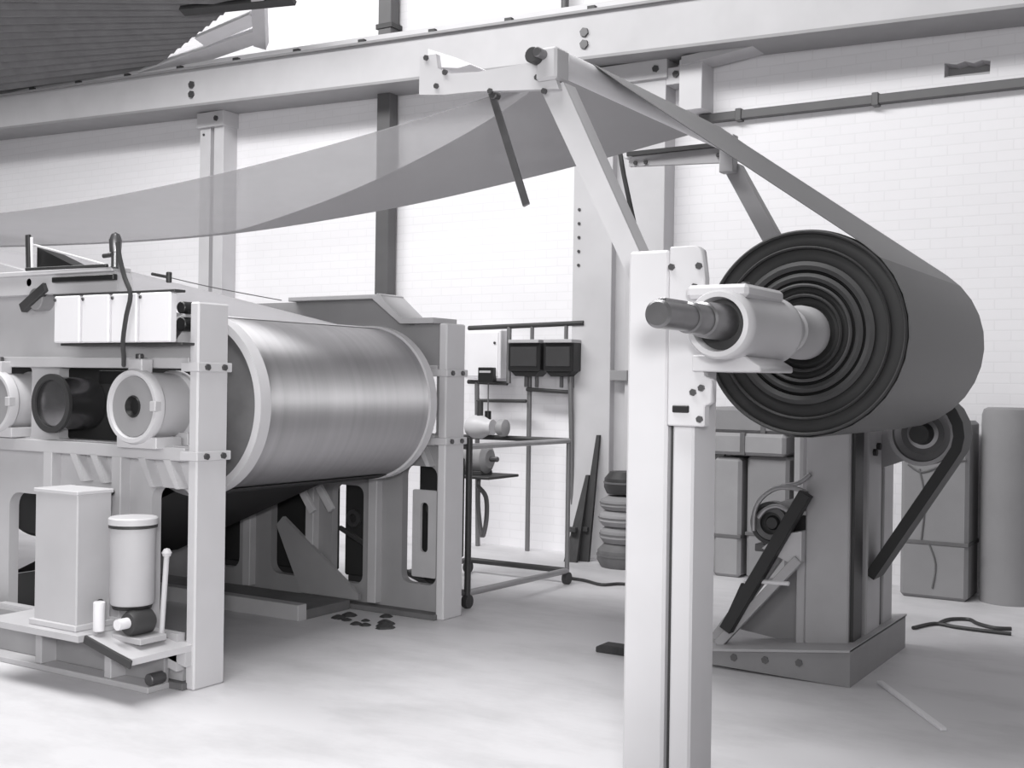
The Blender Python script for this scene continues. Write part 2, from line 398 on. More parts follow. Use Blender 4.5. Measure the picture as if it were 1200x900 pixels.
def side_frame(v0, v1, label, near):
    """cast side frame between v0 (outer flange edge) and v1"""
    f = thing('machine_frame', label, 'frame', (-5.0, (v0 + v1) / 2, 0))
    p0, p1 = v0 + .06, v0 + .12
    # end flange
    ef = MB().box(-4.345, -4.285, v0, v1, 0, 1.865, .008).build('end_flange', 'paintw', f)
    MB().box(-4.39, -4.27, v0 - .012, v1 + .012, 1.53, 1.575).build('joint_lug', 'paintw', ef)
    MB().box(-4.39, -4.27, v0 - .012, v1 + .012, 1.10, 1.145).build('joint_lug', 'paintw', ef)
    bolts(f, [(-4.27, v0 + d, z) for d in (.045, .155) for z in (1.552, 1.122)], (1, 0, 0), .016, .012)
    # upper plate with bearing window
    top = [(-4.37, 1.14), (-4.37, 1.86)] + ([(-4.62, 1.86), (-4.82, 2.03)] if not near else [(-4.44, 1.86), (-4.44, 1.75), (-4.5, 1.69), (-5.36, 1.69), (-5.36, 2.03)]) + [(-7.6, 2.03), (-7.6, 1.14)]
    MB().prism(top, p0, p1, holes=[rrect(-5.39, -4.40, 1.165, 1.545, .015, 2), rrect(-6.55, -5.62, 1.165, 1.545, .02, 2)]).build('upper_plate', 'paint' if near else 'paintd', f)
    MB().box(-7.6, -4.37, v0, v1, 1.095, 1.16).build('bearing_rail', 'paint', f)
    MB().box(-7.6, -4.37, v0 + .02, v1 - .02, 1.545, 1.60).build('top_chord', 'paint', f)
    # lower plate with rounded openings
    hl = [rrect(-4.66, -4.385, .20, .955, .06), rrect(-5.25, -4.98, .15, .80, .06), rrect(-5.80, -5.47, .15, .86, .08), rrect(-6.5, -6.1, .15, .86, .08)]
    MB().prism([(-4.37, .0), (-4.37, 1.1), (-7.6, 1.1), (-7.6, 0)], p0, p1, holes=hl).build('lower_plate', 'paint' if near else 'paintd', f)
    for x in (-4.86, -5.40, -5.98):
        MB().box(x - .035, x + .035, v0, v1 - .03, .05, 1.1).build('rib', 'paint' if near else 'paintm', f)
    for x in (-4.52, -4.70, -5.06, -5.22):
        m_ = MB(); m_.prism([(x, 1.1), (x + .05, 1.1), (x + .12, .96), (x + .09, .96)], v0 + .0, p0 + .01); m_.build('bracket_rib', 'paint', f)
    if near: MB().box(-6.6, -4.38, 4.262, 4.275, 1.162, 1.56, 0).build('shade_backing', 'cavity_shade', f)  # dark backing that paints the shade behind the bearing window
    MB().box(-7.6, -4.33, v0 - .03, v1 + .03, 0, .035).build('sole_plate', 'castd', f)
    MB().prism([(-4.37, .035), (-4.37, .20), (-4.5, .24), (-5.6, .22), (-5.6, .18), (-4.9, .16), (-4.9, .035)], v0 + .01, p0).build('foot_gusset', 'paintm', f) if near else None
    return f
nf = side_frame(4.02, 4.22, 'pale cast side frame of the dryer carrying the round bearing housing', True)
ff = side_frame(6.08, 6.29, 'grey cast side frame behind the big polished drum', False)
# extras on the far frame: slotted guard door, cap rail
gd = MB().prism(rrect(-4.60, -4.41, .24, .80, .01, 2), 6.17, 6.19, holes=[rrect(-4.535, -4.475, .40, .72, .028)]).build('slotted_door', 'paintm', ff)
MB().box(-5.6, -4.80, 6.06, 6.31, 2.03, 2.06).build('cap_rail', 'paintm', ff)
MB().prism([(-4.37, 1.865), (-4.37, 1.90), (-4.62, 1.90), (-4.82, 2.065), (-4.86, 2.03), (-4.63, 1.865)], 6.05, 6.31).build('cap_rail', 'paintm', ff)
MB().prism([(-5.45, .06), (-4.95, .06), (-4.95, .10), (-5.62, .56), (-5.68, .50)], 6.06, 6.09).build('floor_guard', 'paintd', ff)

for (a, b) in (((352, 571), (367, 600)), ((374, 570), (389, 598))):
    MB().bar(on(a[0], a[1], v=6.04), on(b[0], b[1], v=6.04), .03, .05, up=(1, 0, .5)).build('stay', 'paintw', ff)
MB().bar(on(398, 618, v=6.24), on(432, 640, v=6.24), .03, .025, up=(0, 1, 0)).build('tie_bar', 'dark', ff)
MB().bar(on(472, 668, v=6.24), on(512, 690, v=6.24), .03, .03, up=(0, 1, 0)).build('tie_bar', 'dark', ff)
# cross members and floor trough between the frames
tr = thing('base_trough', 'dirty low base tray on the floor between the two dryer frames', 'tray', (-5.6, 5.15, 0))
MB().box(-7.4, -5.0, 5.62, 6.04, .0, .06).build('tray', 'castd', tr)
MB().box(-7.4, -5.0, 5.54, 5.62, .0, .10).build('kerb', 'paintm', tr)
MB().box(-7.4, -6.2, 4.3, 5.5, .0, .10).build('dark_floor_backing', 'cavity_shade', tr)  # dark slab added to paint the shade inside the dryer
random.seed(9)
for k in range(16):
    x = -4.93 + .55 * random.random(); y = 5.68 + .32 * random.random(); r0 = .02 + .025 * random.random()
    o = MB().lathe((x, y, 0), (0, 0, 1), [(0, r0 * 1.3), (r0 * .3, r0), (r0 * .55, r0 * .4), (r0 * .6, 0)], 6).build('dirt_clod', 'dark', smooth=False)
    tag(o, 'small dark lump of swarf on the floor beside the drum frame', 'debris', 'swarf lumps beneath the drum')

# drum
d = thing('drying_drum', 'large polished steel drum held between the two dryer frames', 'drum', (DU, 5.15, 0.89))
YA = Vector((DU, 0, DZ))
MB().lathe(YA, (0, 1, 0), [(4.47, DR - .004), (4.49, DR), (5.84, DR), (5.86, DR - .004)], 96).build('shell', 'drum', d)
MB().ring(YA, (0, 1, 0), 4.40, 4.475, DR - .03, DR + .012, 96).build('rim', 'paintw', d)
MB().ring(YA, (0, 1, 0), 5.855, 5.92, DR - .03, DR + .012, 96).build('rim', 'paintw', d)
MB().lathe(YA, (0, 1, 0), [(4.43, 0), (4.43, DR - .028), (4.45, DR - .028), (4.45, 0)], 64).build('end_disc', 'castd', d)  # near disc darker than the far one, shade put into its colour
MB().lathe(YA, (0, 1, 0), [(5.87, 0), (5.87, DR - .028), (5.89, DR - .028), (5.89, 0)], 64).build('end_disc', 'paintd', d)
MB().cyl((DU, 4.24, DZ), (DU, 4.45, DZ), .09).build('journal', 'steel', d)
MB().cyl((DU, 5.87, DZ), (DU, 6.40, DZ), .09).build('journal', 'steel', d)
MB().ring(YA, (0, 1, 0), 4.395, 4.43, .10, .16).build('hub', 'paintd', d)

# drum bearing housing
def housing(u, z, v0, v1, r, label):
    h = thing('bearing_housing', label, 'bearing', (u, (v0 + v1) / 2, z - r))
    P = Vector((u, 0, z))
    MB().lathe(P, (0, 1, 0), [(v0 + .02, r * .80), (v0, r * .86), (v0, r * .96), (v0 + .015, r), (v0 + .05, r), (v0 + .065, r * .93), (v1 - .05, r * .90), (v1 - .035, r * .98), (v1, r * .98), (v1, r * .5)], 48).build('body', 'paintw', h)
    c = MB().lathe(P, (0, 1, 0), [(v0 + .045, r * .84), (v0 + .012, r * .80), (v0 + .012, r * .30), (v0 + .02, r * .28)], 48).build('cap', 'paintd', h)
    MB().lathe(P, (0, 1, 0), [(v0 + .012, r * .29), (v0 + .005, r * .27), (v0 + .03, r * .2), (v0 + .03, 0)], 32).build('bore', 'black', c)
    MB().box(u - r * .75, u + r * .8, v0 + .03, v1 - .10, z - r - .02, z - r * .8).build('foot', 'paintw', h)
    MB().box(u - r * .4, u + r * .9, v1 - .08, v1 - .01, z - r - .02, z - r * .7).build('foot', 'paintw', h)
    MB().box(u - .05, u + .05, v0 + .02, v0 + .09, z + r * .9, z + r + .05).build('oil_boss', 'paintw', h)
    MB().cyl((u, v0 + .05, z + r + .045), (u, v0 + .05, z + r + .075), .02).build('oil_plug', 'bolt', h)
    MB().box(u + r * .78, u + r * 1.0, v0 - .012, v0 + .03, z - .02, z + .03).build('clamp_lug', 'paint', h)
    return h
housing(-4.66, 1.355, 3.94, 4.235, .185, 'round pale bearing housing with a dark grey cap beside the tall end post')
housing(-5.80, 1.355, 3.96, 4.235, .17, 'round pale bearing housing at the end of the oily dark shaft')
sh = thing('idler_shaft', 'thick oily dark steel shaft lying behind the side frame window', 'shaft', (-5.24, 4.4, 1.2))
MB().lathe((-5.37, 0, 1.355), (0, 1, 0), [(4.02, 0), (4.02, .125), (4.03, .14), (4.25, .14), (4.26, 0)], 48).build('barrel', 'dsteel', sh)
MB().ring((-5.37, 0, 1.355), (0, 1, 0), 4.01, 4.03, .125, .156).build('collar', 'dark', sh)
for (x0, x1, z0, z1, lab) in ((-4.67, -4.40, .34, 1.0, 'added dark box behind the slotted door of the drum frame'), (-5.30, -5.12, .16, .95, 'narrow added dark box behind the middle opening of the drum frame'), (-6.6, -5.46, .16, 1.0, 'long added dark box low behind the drum frame')):
    gc = thing('dark_backing', lab, 'dark backing', ((x0 + x1) / 2, 6.45, z0 - .16))  # dark boxes added so the frame openings look black
    MB().box(x0, x1, 6.33, 6.48, z0, z1, .012).build('case', 'cavity_shade', gc)  # body of the added dark box, shade put into its colour
    MB().box(x0 + .02, x1 - .02, 6.35, 6.48, 0, z0, .004).build('added_pedestal', 'dark', gc)
    MB().ring(((x0 + x1) / 2, 6.33, (z0 + z1) / 2), (0, 1, 0), -.02, .0, .03, .06, 24).build('added_boss', 'dark', gc)
ld = thing('added_drum', 'added dark drum low inside the dryer behind the polished one', 'drum', (-6.1, 5.15, .55))  # drum added to darken the view into the dryer
MB().lathe((-6.1, 0, .97), (0, 1, 0), [(4.45, 0), (4.45, .40), (4.47, .42), (5.85, .42), (5.87, .40), (5.87, 0)], 64).build('shell', 'dark', ld)
MB().cyl((-6.1, 4.28, .97), (-6.1, 6.1, .97), .07).build('journal', 'dsteel', ld)
bk = thing('shaft_bracket', 'dark iron bracket above the oily shaft in the frame window', 'bracket', (-5.0, 4.3, 1.45))
MB().box(-5.30, -4.95, 4.26, 4.34, 1.46, 1.535).build('arm', 'black', bk)
MB().box(-5.1, -4.98, 4.26, 4.32, 1.38, 1.47).build('jaw', 'dark', bk)

# row of four white cover plates
xs = [-5.19, -4.975, -4.755, -4.555, -4.32]
for k, lab in enumerate(('white square cover plate at the end of the row away from the end post', 'white square cover plate between two others, left of the hanging cable', 'narrow white cover plate with the dark cable hanging across it', 'white cover plate next to the tall end post')):
    c = thing('cover_plate', lab, 'cover', ((xs[k] + xs[k + 1]) / 2, 3.9, 1.66), 'white cover plates on the dryer side')
    tilt = .0
    MB().box(xs[k] + .008, xs[k + 1] - .012, 3.885, 3.93, 1.668, 1.905, .006).build('plate', 'white', c)
    MB().box(xs[k] + .006, xs[k] + .05, 3.93, 4.09, 1.70, 1.74).build('standoff', 'dark', c)
    MB().cyl((xs[k] + .02, 3.885, 1.885), (xs[k] + .02, 3.877, 1.885), .009, 8).build('screw', 'bolt', c)
rb = thing('cover_rail', 'long dark strip that the white cover plates hang from', 'rail', (-4.75, 3.92, 1.90))
MB().box(-5.2, -4.31, 3.89, 3.96, 1.905, 1.917, .002).build('strip', 'dark', rb)
MB().box(-5.2, -4.31, 3.94, 4.08, 1.655, 1.668, .002).build('lower_strip', 'dark', rb)
o = MB().tube([on(138, 284, v=3.85), on(140, 300, v=3.85), on(146, 325, v=3.85), on(153, 345, v=3.84), on(148, 370, v=3.84), on(144, 400, v=3.85), on(145, 418, v=3.88), on(145, 428, v=3.93)], .011).build('hanging_cable', 'dark')
tag(o, 'dark cable hanging down over the white cover plates', 'cable')
gb = thing('limit_switch', 'small dark switch gear tucked beside the top of the end post', 'switch', (-4.33, 4.0, 1.72))
MB().box(-4.44, -4.38, 4.09, 4.15, 1.73, 1.87).build('case', 'dark', gb)
MB().cyl((-4.41, 4.02, 1.76), (-4.41, 4.10, 1.76), .035).build('button', 'black', gb)
MB().cyl((-4.41, 4.02, 1.84), (-4.41, 4.10, 1.84), .03).build('button', 'black', gb)

# top deck: feed tray with edge bars at far left
td = thing('feed_tray', 'pale feed tray with dark slots on top of the side frame', 'tray', (-5.3, 4.1, 2.0))
MB().box(-7.4, -4.86, 3.98, 4.10, 2.03, 2.055).build('edge_bar', 'paintw', td)
MB().box(-5.32, -4.84, 3.97, 4.0, 1.985, 2.015).build('slot', 'black', td)
MB().prism([(-7.4, 1.93), (-7.4, 2.03), (-4.86, 2.03), (-4.84, 1.93)], 4.0, 4.1).build('apron', 'paintw', td)
MB().prism([(-5.55, 2.055), (-5.1, 2.055), (-5.25, 2.08), (-5.55, 2.19)], 4.05, 4.15).build('chute', 'black', td)
MB().bar((-5.55, 4.03, 2.20), (-4.95, 4.03, 2.065), .02, .012).build('chute_edge', 'paintw', td)
MB().bar((-4.86, 3.95, 2.055), (-5.5, 3.95, 2.06), .02, .016).build('lip', 'dark', td)
pv = thing('tray_valve', 'small steel valve standing on the feed tray above the cable', 'valve', on(135, 318, v=3.97))
q = on(135, 312, v=3.97)
MB().cyl(q + Vector((0, 0, -.01)), q + Vector((0, 0, .09)), .02).build('stem', 'steel', pv)
MB().lathe(q + Vector((0, 0, .07)), (0, 0, 1), [(0, 0), (0, .028), (.06, .032), (.09, .02), (.1, 0)], 16).build('body', 'steel', pv)
MB().cyl(q + Vector((-.09, 0, .055)), q + Vector((0, 0, .06)), .012, 10).build('spout', 'dark', pv)
pg = thing('guide_post', 'thin upright iron guide with a pale rod on the feed tray corner', 'post', (-5.5, 4.05, 2.05))
MB().bar(on(34, 320, v=4.05), on(33, 275, v=4.05), .03, .02, up=(0, 1, 0)).build('rod', 'dark', pg)
MB().bar(on(38, 318, v=4.02), on(37, 278, v=4.02), .014, .014, up=(0, 1, 0)).build('pale_rod', 'white', pg)
hk = thing('frame_clamp', 'round dark clamp screwed to the far corner of the side frame', 'clamp', on(40, 345, v=3.99))
q = on(41, 350, v=4.0)
MB().cyl(q, q + Vector((0, .085, 0)), .06, 20).build('body', 'paintd', hk)
MB().bar(q + Vector((-.10, .0, -.05)), q + Vector((.10, .0, .06)), .05, .04, up=(0, 1, 0)).build('lever', 'dark', hk)
q = on(34, 331, v=4.0); MB().cyl(q, q + Vector((0, .08, 0)), .025, 12).build('knob', 'black', hk)
# small tie-rod valve over the web
tv = thing('tension_screw', 'small dark tension screw with a thin wire behind the end post', 'screw', on(198, 325, v=4.6))
MB().cyl(on(178, 321, v=4.6), on(198, 325, v=4.6), .009, 10).build('rod', 'dark', tv)
q = on(198, 325, v=4.6); MB().cyl(q + Vector((0, 0, -.03)), q + Vector((0, 0, .03)), .016, 10).build('nut', 'dark', tv)
MB().tube([q, on(250, 337, v=4.8), on(330, 352, v=5.2)], .003, 6).build('wire', 'conduit', tv)

# ---- moving sheets
def strip(name, path, v0, v1, m, n=2, sag=0):
    rows = []
    for (x, z) in path: rows.append([(x, v0 + (v1 - v0) * j / n, z) for j in range(n + 1)])
    return rows
RU, RZ, RR = -2.395, 2.795, .05          # guide roller
QU, QZ, QR = -1.455, 1.703, .395        # big roll
V0, V1 = 4.40, 5.80
def cat(x):
    pts = [(-2.37, 2.849), (-3.4, 2.69), (-4.6, 2.555), (-6.1, 2.475), (-8.0, 2.50), (-11, 2.62)]
    P = pts[::-1]
    for (x0, z0), (x1, z1) in zip(P[:-1], P[1:]):
        if x0 <= x <= x1:
            i = P.index((x0, z0)); m0 = (z1 - P[max(i - 1, 0)][1]) / (x1 - P[max(i - 1, 0)][0]); nx = P[min(i + 2, len(P) - 1)]
            m1 = (nx[1] - z0) / (nx[0] - x0); h = x1 - x0; t = (x - x0) / h
            return (2 * t ** 3 - 3 * t * t + 1) * z0 + (t ** 3 - 2 * t * t + t) * h * m0 + (-2 * t ** 3 + 3 * t * t) * z1 + (t ** 3 - t * t) * h * m1
    return P[-1][1]
ws = thing('overhead_sheet', 'wide grey sheet hanging in a long curve overhead from guide roller to dryer', 'sheet', (-2.4, 5.1, 2.6))
rowsA, rowsB = [], []
N_ = 60
for i in range(N_ + 1):
    x = -2.395 - (10.9 - 2.395) * (i / N_) ** 1.3
    z = cat(x)
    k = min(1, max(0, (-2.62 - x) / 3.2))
    vb = V0 + (V1 - V0 - .06) * k ** .8  # diagonal edge between the painted shade and light on the sheet
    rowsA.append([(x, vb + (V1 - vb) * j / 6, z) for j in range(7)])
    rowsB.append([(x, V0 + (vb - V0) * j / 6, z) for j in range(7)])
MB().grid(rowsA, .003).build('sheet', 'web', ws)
MB().grid(rowsB[3:], .003).build('lit_part', 'web_lit', ws, label='see-through part of the hanging sheet with its light painted in')
# sheet from the guide roller down to the roll
D_ = Vector((QU - RU, QZ - RZ)); L_ = D_.length; a0 = math.atan2(D_.y, D_.x); off = math.asin((QR + .004 - RR) / L_)
tn = a0 + math.pi / 2 - 0  # normal side up/right
ang = a0 + off + math.pi / 2 - 2 * off if False else a0 + math.pi / 2 + off
nx_, nz_ = math.cos(a0 + math.pi / 2 - off), math.sin(a0 + math.pi / 2 - off)
# external tangent on the upper side: choose the normal for which both circles touch the line
best = None
for sg in (1, -1):
    n_ = Vector((math.cos(a0 + math.pi / 2 + sg * off), math.sin(a0 + math.pi / 2 + sg * off)))
    A_ = Vector((RU, RZ)) + n_ * RR; B_ = Vector((QU, QZ)) + n_ * (QR + .004)
    e = abs((B_ - A_).dot(n_))
    if best is None or e < best[0]: best = (e, n_, A_, B_)
_, n_, A_, B_ = best
path = []
th0 = math.atan2(n_.y, n_.x)
for k in range(8):      # over the roller, from its left
    t = R(100) + (th0 - R(100)) * k / 7
    path.append((RU + (RR + .004) * math.cos(t), RZ + (RR + .004) * math.sin(t)))
for k in range(1, 9): path.append(tuple(A_ + (B_ - A_) * k / 8))
for k in range(1, 14):
    t = th0 - R(150) * k / 13; path.append((QU + (QR + .004) * math.cos(t), QZ + (QR + .004) * math.sin(t)))
MB().grid(strip('s', path[:17], V0, V1, 'roll_lit', 4), .003).build('unwinding_run', 'roll_lit', ws, label='sheet running from the roll up to the guide roller, lit tone painted in')
MB().grid(strip('s', path[16:], V0, V1, 'rollb', 4), .003).build('outer_wrap', 'rollb', ws, label='dark outer wrap of the sheet round the roll')

# sheet round the drum
wd = thing('drum_sheet', 'sheet feeding over the top of the polished drum and away beneath it', 'sheet', (-6, 5.15, .9))
tp = [(-4.62, DZ + DR + .0005)] + [(DU + (DR + .006) * math.cos(R(a)), DZ + (DR + .006) * math.sin(R(a))) for a in (90, 97, 104)]
tp = [(DU + (DR + .006) * math.cos(R(a)), DZ + (DR + .006) * math.sin(R(a))) for a in (78, 84, 90, 97, 102)]
x, z = tp[-1]; tp += [(x - s_, z + s_ * .21) for s_ in (.3, .8, 1.4, 2.0, 2.6)]
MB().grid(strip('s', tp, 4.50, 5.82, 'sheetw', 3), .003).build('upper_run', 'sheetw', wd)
lp = [(DU + (DR + .006) * math.cos(R(a)), DZ + (DR + .006) * math.sin(R(a))) for a in (-68, -75, -82, -90, -97, -104, -110)]
x, z = lp[-1]; lp += [(x - s_, z - s_ * .41) for s_ in (.3, .7, 1.1, 1.5)]
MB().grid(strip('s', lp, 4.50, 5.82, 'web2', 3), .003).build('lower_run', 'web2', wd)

# ---- tanks and pump on the near side
tk = thing('control_tank', 'tall pale sheet metal box tank hung on the lower side frame', 'tank', (-4.87, 3.77, .29))
MB().box(-5.03, -4.715, 3.68, 3.88, .315, .945, .006).build('body', 'paint', tk)
MB().box(-5.037, -4.708, 3.673, 3.887, .935, .955, .004).build('lid', 'paintw', tk)
MB().box(-5.05, -4.70, 3.665, 3.895, .29, .32, .004).build('bottom_flange', 'paintw', tk)
MB().cyl((-4.70, 3.80, .40), (-4.69, 3.80, .40), .03, 14).build('plug', 'dark', tk)
cy = thing('filter_canister', 'upright pale cylindrical canister with a banded lid beside the box tank', 'canister', (-4.52, 3.85, .44))
MB().lathe((-4.525, 3.85, .42), (0, 0, 1), [(0, 0), (0, .098), (.01, .105), (.37, .105), (.37, 0)], 40).build('body', 'paint', cy)
MB().lathe((-4.525, 3.85, .785), (0, 0, 1), [(0, .104), (0, .113), (.012, .113), (.012, .105)], 40).build('band', 'dark', cy)
MB().lathe((-4.525, 3.85, .80), (0, 0, 1), [(0, .104), (0, .115), (.028, .115), (.034, .108), (.034, 0)], 40).build('lid', 'paintw', cy)
MB().lathe((-4.525, 3.85, .40), (0, 0, 1), [(0, 0), (0, .09), (.03, .10), (.03, 0)], 32).build('base_ring', 'black', cy)
pm = thing('small_pump', 'small dark pump with pale elbow under the cylindrical canister', 'pump', (-4.45, 3.85, .3))
MB().lathe((-4.45, 3.76, .345), (0, 1, 0), [(0, 0), (0, .05), (.02, .06), (.12, .06), (.14, .04), (.14, 0)], 24).build('casing', 'dark', pm)
MB().lathe((-4.45, 3.70, .35), (0, 1, 0), [(0, 0), (0, .026), (.06, .026), (.07, 0)], 18).build('shaft_cap', 'white', pm)
MB().box(-4.56, -4.36, 3.76, 3.92, .255, .285).build('base', 'paintm', pm)
MB().tube([(-4.52, 3.85, .42), (-4.52, 3.85, .36), (-4.48, 3.83, .34)], .03, 10).build('elbow', 'pulley', pm)
MB().cyl((-4.60, 3.72, .30), (-4.60, 3.72, .44), .028, 16).build('oil_cup', 'white', pm)
hr = thing('hand_lever', 'thin upright pale hand lever with a ball end beside the canister', 'lever', (-4.38, 3.9, .29))
MB().cyl((-4.40, 3.92, .27), (-4.37, 3.92, .66), .013, 12).build('rod', 'paintw', hr)
MB().lathe((-4.37, 3.92, .645), (0, 0, 1), [(0, 0), (.006, .018), (.022, .024), (.04, .014), (.045, 0)], 14).build('ball', 'paintw', hr)
sb = thing('tank_shelf', 'sloping pale shelf bracket that carries the tank and the pump', 'shelf', (-4.7, 3.85, .03))
m_ = MB(); m_.prism([(-5.75, .27), (-4.36, .27), (-4.36, .25), (-4.36, .09), (-4.5, .12), (-4.62, .25), (-5.75, .25)], 3.98, 4.03); m_.build('side_plate', 'paint', sb)
MB().prism([(3.62, .26), (3.62, .29), (4.05, .29), (4.05, .26)], -5.35, -4.62, axis='x').build('deck', 'paint', sb)
MB().prism([(-4.64, .26), (-4.64, .287), (-4.30, .22), (-4.30, .19)], 3.66, 4.02).build('drip_plate', 'paintw', sb)
MB().prism([(-4.64, .26), (-4.30, .19), (-4.30, .12), (-4.42, .15)], 3.98, 4.04).build('cheek', 'paint', sb)
MB().bar((-4.60, 3.64, .277), (-4.28, 3.64, .2), .015, .04).build('front_lip', 'dark', sb)
fr = thing('floor_rail', 'long low grey base rail with upright lugs under the tank shelf', 'rail', (-5, 3.95, 0))
MB().box(-7.5, -4.42, 3.86, 4.0, 0, .03).build('flange', 'paintm', fr)
MB().box(-7.5, -4.42, 3.96, 3.99, .03, .25).build('web', 'paintd', fr)
for x in (-4.72, -5.25, -5.8): MB().box(x - .025, x + .025, 3.87, 3.98, .03, .255).build('lug', 'paintm', fr)
MB().cyl((-4.44, 3.88, .06), (-4.44, 3.97, .06), .03, 14).build('foot_bolt', 'bolt', fr)
hs = thing('pipe_handle', 'short black handle rod above the box tank on the frame', 'handle', (-4.6, 3.98, .97))
MB().cyl(on(95, 574, v=4.0), on(132, 577, v=4.0), .016, 12).build('grip', 'black', hs)
MB().cyl(on(88, 573, v=4.0), on(95, 574, v=4.0), .022, 12).build('collar', 'dark', hs)
MB().cyl(on(130, 577, v=4.0), on(130, 577, v=4.09), .012, 12).build('stub', 'black', hs)

# ================================================================== UNWIND STAND, RIGHT
st = thing('stand_post', 'tall pale steel post of the unwind stand, in front of the dark roll', 'post', (-1.77, 3.85, 0))
MB().box(-1.868, -1.712, 3.75, 3.95, 0, 1.965, .01).build('channel', 'paintw', st)
MB().box(-1.690, -1.612, 3.75, 3.95, 0, 1.70, .008).build('channel', 'paintw', st)
MB().box(-1.712, -1.690, 3.785, 3.93, 0, 1.93, .0).build('web', 'dark', st)
MB().box(-1.96, -1.55, 3.66, 4.05, 0, .03).build('base_plate', 'paint', st)
bp_ = thing('bearing_bracket', 'pale bolted bracket plate carrying the roll bearing on the tall post', 'bracket', (-1.62, 3.8, 1.4))
MB().prism([(-1.695, 1.36), (-1.695, 1.97), (-1.60, 1.97), (-1.578, 1.955), (-1.565, 1.86), (-1.565, 1.53), (-1.535, 1.52), (-1.535, 1.44), (-1.56, 1.43), (-1.56, 1.36)], 3.715, 3.76, bev=.004).build('plate', 'paintw', bp_)
MB().box(-1.60, -1.385, 3.64, 3.99, 1.785, 1.83, .012).build('upper_shelf', 'paintw', bp_)
MB().prism([(-1.60, 1.545), (-1.36, 1.545), (-1.36, 1.565), (-1.42, 1.60), (-1.60, 1.60)], 3.70, 4.02, bev=.004).build('lower_shelf', 'paintw', bp_)
bolts(bp_, [(-1.585, 3.715, 1.90), (-1.685, 3.715, 1.90), (-1.60, 3.715, 1.475), (-1.57, 3.715, 1.49), (-1.575, 3.715, 1.385), (-1.60, 3.715, 1.83)], (0, -1, 0), .012, .01)
MB().box(-1.675, -1.615, 3.708, 3.722, 1.405, 1.43, .003).build('slot', 'black', bp_)
bh = thing('bearing_housing', 'white cylindrical pillow bearing round the near end of the roll shaft', 'bearing', (QU, 3.8, 1.58))
Q = Vector((QU, 0, QZ - .008))
MB().lathe(Q, (0, 1, 0), [(3.60, .082), (3.56, .088), (3.56, .104), (3.575, .112), (3.62, .112), (3.64, .105), (3.97, .112), (4.03, .120), (4.05, .12), (4.10, .09), (4.10, .07)], 48).build('body', 'paintw', bh)
MB().lathe(Q, (0, 1, 0), [(3.60, .084), (3.60, .05), (3.62, .05), (3.62, .084)], 40).build('dark_seal', 'dark', bh)
MB().cyl((QU, 3.80, QZ + .09), (QU, 3.80, QZ + .145), .016, 12).build('grease_plug', 'bolt', bh)

rl = thing('sheet_roll', 'huge dark roll of sheet with ringed end mounted on the unwind stand', 'roll', (QU, 5.1, QZ - QR))
QQ = Vector((QU, 0, QZ))
MB().lathe(QQ, (0, 1, 0), [(4.415, QR - .03), (4.415, QR - .012), (4.43, QR), (5.78, QR), (5.80, QR - .01), (5.80, .10)], 96).build('barrel', 'rollb', rl)
rr = [(.395, .378, 'roll1', -.004), (.378, .330, 'roll0', .006), (.330, .320, 'roll1', -.004), (.320, .272, 'roll0', .010), (.272, .240, 'roll1', .0),
      (.240, .228, 'roll0', .014), (.228, .200, 'roll1', .004), (.200, .188, 'roll0', .014), (.188, .176, 'roll2', -.002), (.176, .150, 'roll0', .012),
      (.150, .138, 'roll1', .004), (.138, .105, 'roll0', .024)]
for (ro, ri, mm, dv) in rr:
    o_ = min(ro, QR - .004)
    MB().lathe(QQ, (0, 1, 0), [(4.43, ri), (4.405 + dv, ri), (4.398 + dv, (o_ + ri) / 2), (4.405 + dv, o_), (4.43, o_)], 80).build('layer_ring', mm, rl)
MB().ring(QQ, (0, 1, 0), 4.43, 5.8, .07, .12, 40).build('core_tube', 'black', rl)
sft = thing('roll_shaft', 'stepped steel shaft sticking out of the white roll bearing', 'shaft', (QU, 4.5, QZ - .06))
MB().lathe(QQ, (0, 1, 0), [(3.11, 0), (3.11, .034), (3.118, .042), (3.32, .042), (3.325, .048), (3.43, .048), (3.435, .055), (3.50, .058), (3.64, .06), (4.5, .06), (6.5, .06), (6.5, 0)], 36).build('spindle', 'steel', sft)
MB().lathe(QQ, (0, 1, 0), [(4.10, .06), (4.12, .075), (4.2, .078), (4.21, .086), (4.34, .09), (4.36, .102), (4.42, .102), (4.42, .06)], 36).build('chuck', 'paintm', sft)
MB().box(QU - .012, QU + .012, 3.14, 3.30, QZ + .036, QZ + .048, .002).build('key', 'dsteel', sft)

# guide roller on its arms and struts
gr = thing('guide_roller', 'steel guide roller at the top of the inclined struts', 'roller', (RU, 5.1, RZ - RR))
MB().cyl((RU, 4.15, RZ), (RU, 5.92, RZ), RR, 32).build('barrel', 'white', gr)
MB().cyl((RU, 3.98, RZ), (RU, 4.15, RZ), .02, 16).build('journal', 'steel', gr)
MB().cyl((RU, 5.92, RZ), (RU, 6.02, RZ), .02, 16).build('journal', 'steel', gr)
def px_poly(pts, v): return [(p.x, p.z) for p in (on(a, b, v=v) for a, b in pts)]
AV = 4.05
na = thing('roller_arm', 'flat pale bolted arm at the top of the near inclined strut', 'arm', (-2.7, AV, 2.7))
MB().prism(px_poly([(492, 66), (511, 63), (513, 80), (528, 86), (560, 84), (618, 74), (645, 74), (655, 104), (600, 106), (560, 107), (520, 111), (491, 111)], AV), AV, AV + .03).build('plate', 'paint', na)
MB().prism(px_poly([(513, 62), (545, 72), (562, 80), (548, 84), (519, 83), (513, 70)], AV + .1), AV + .03, AV + .4).build('shelf', 'white', na)
MB().box(RU - .035, RU + .06, AV - .02, AV + .09, RZ - .10, RZ + .03, .01).build('bearing_block', 'paint', na)
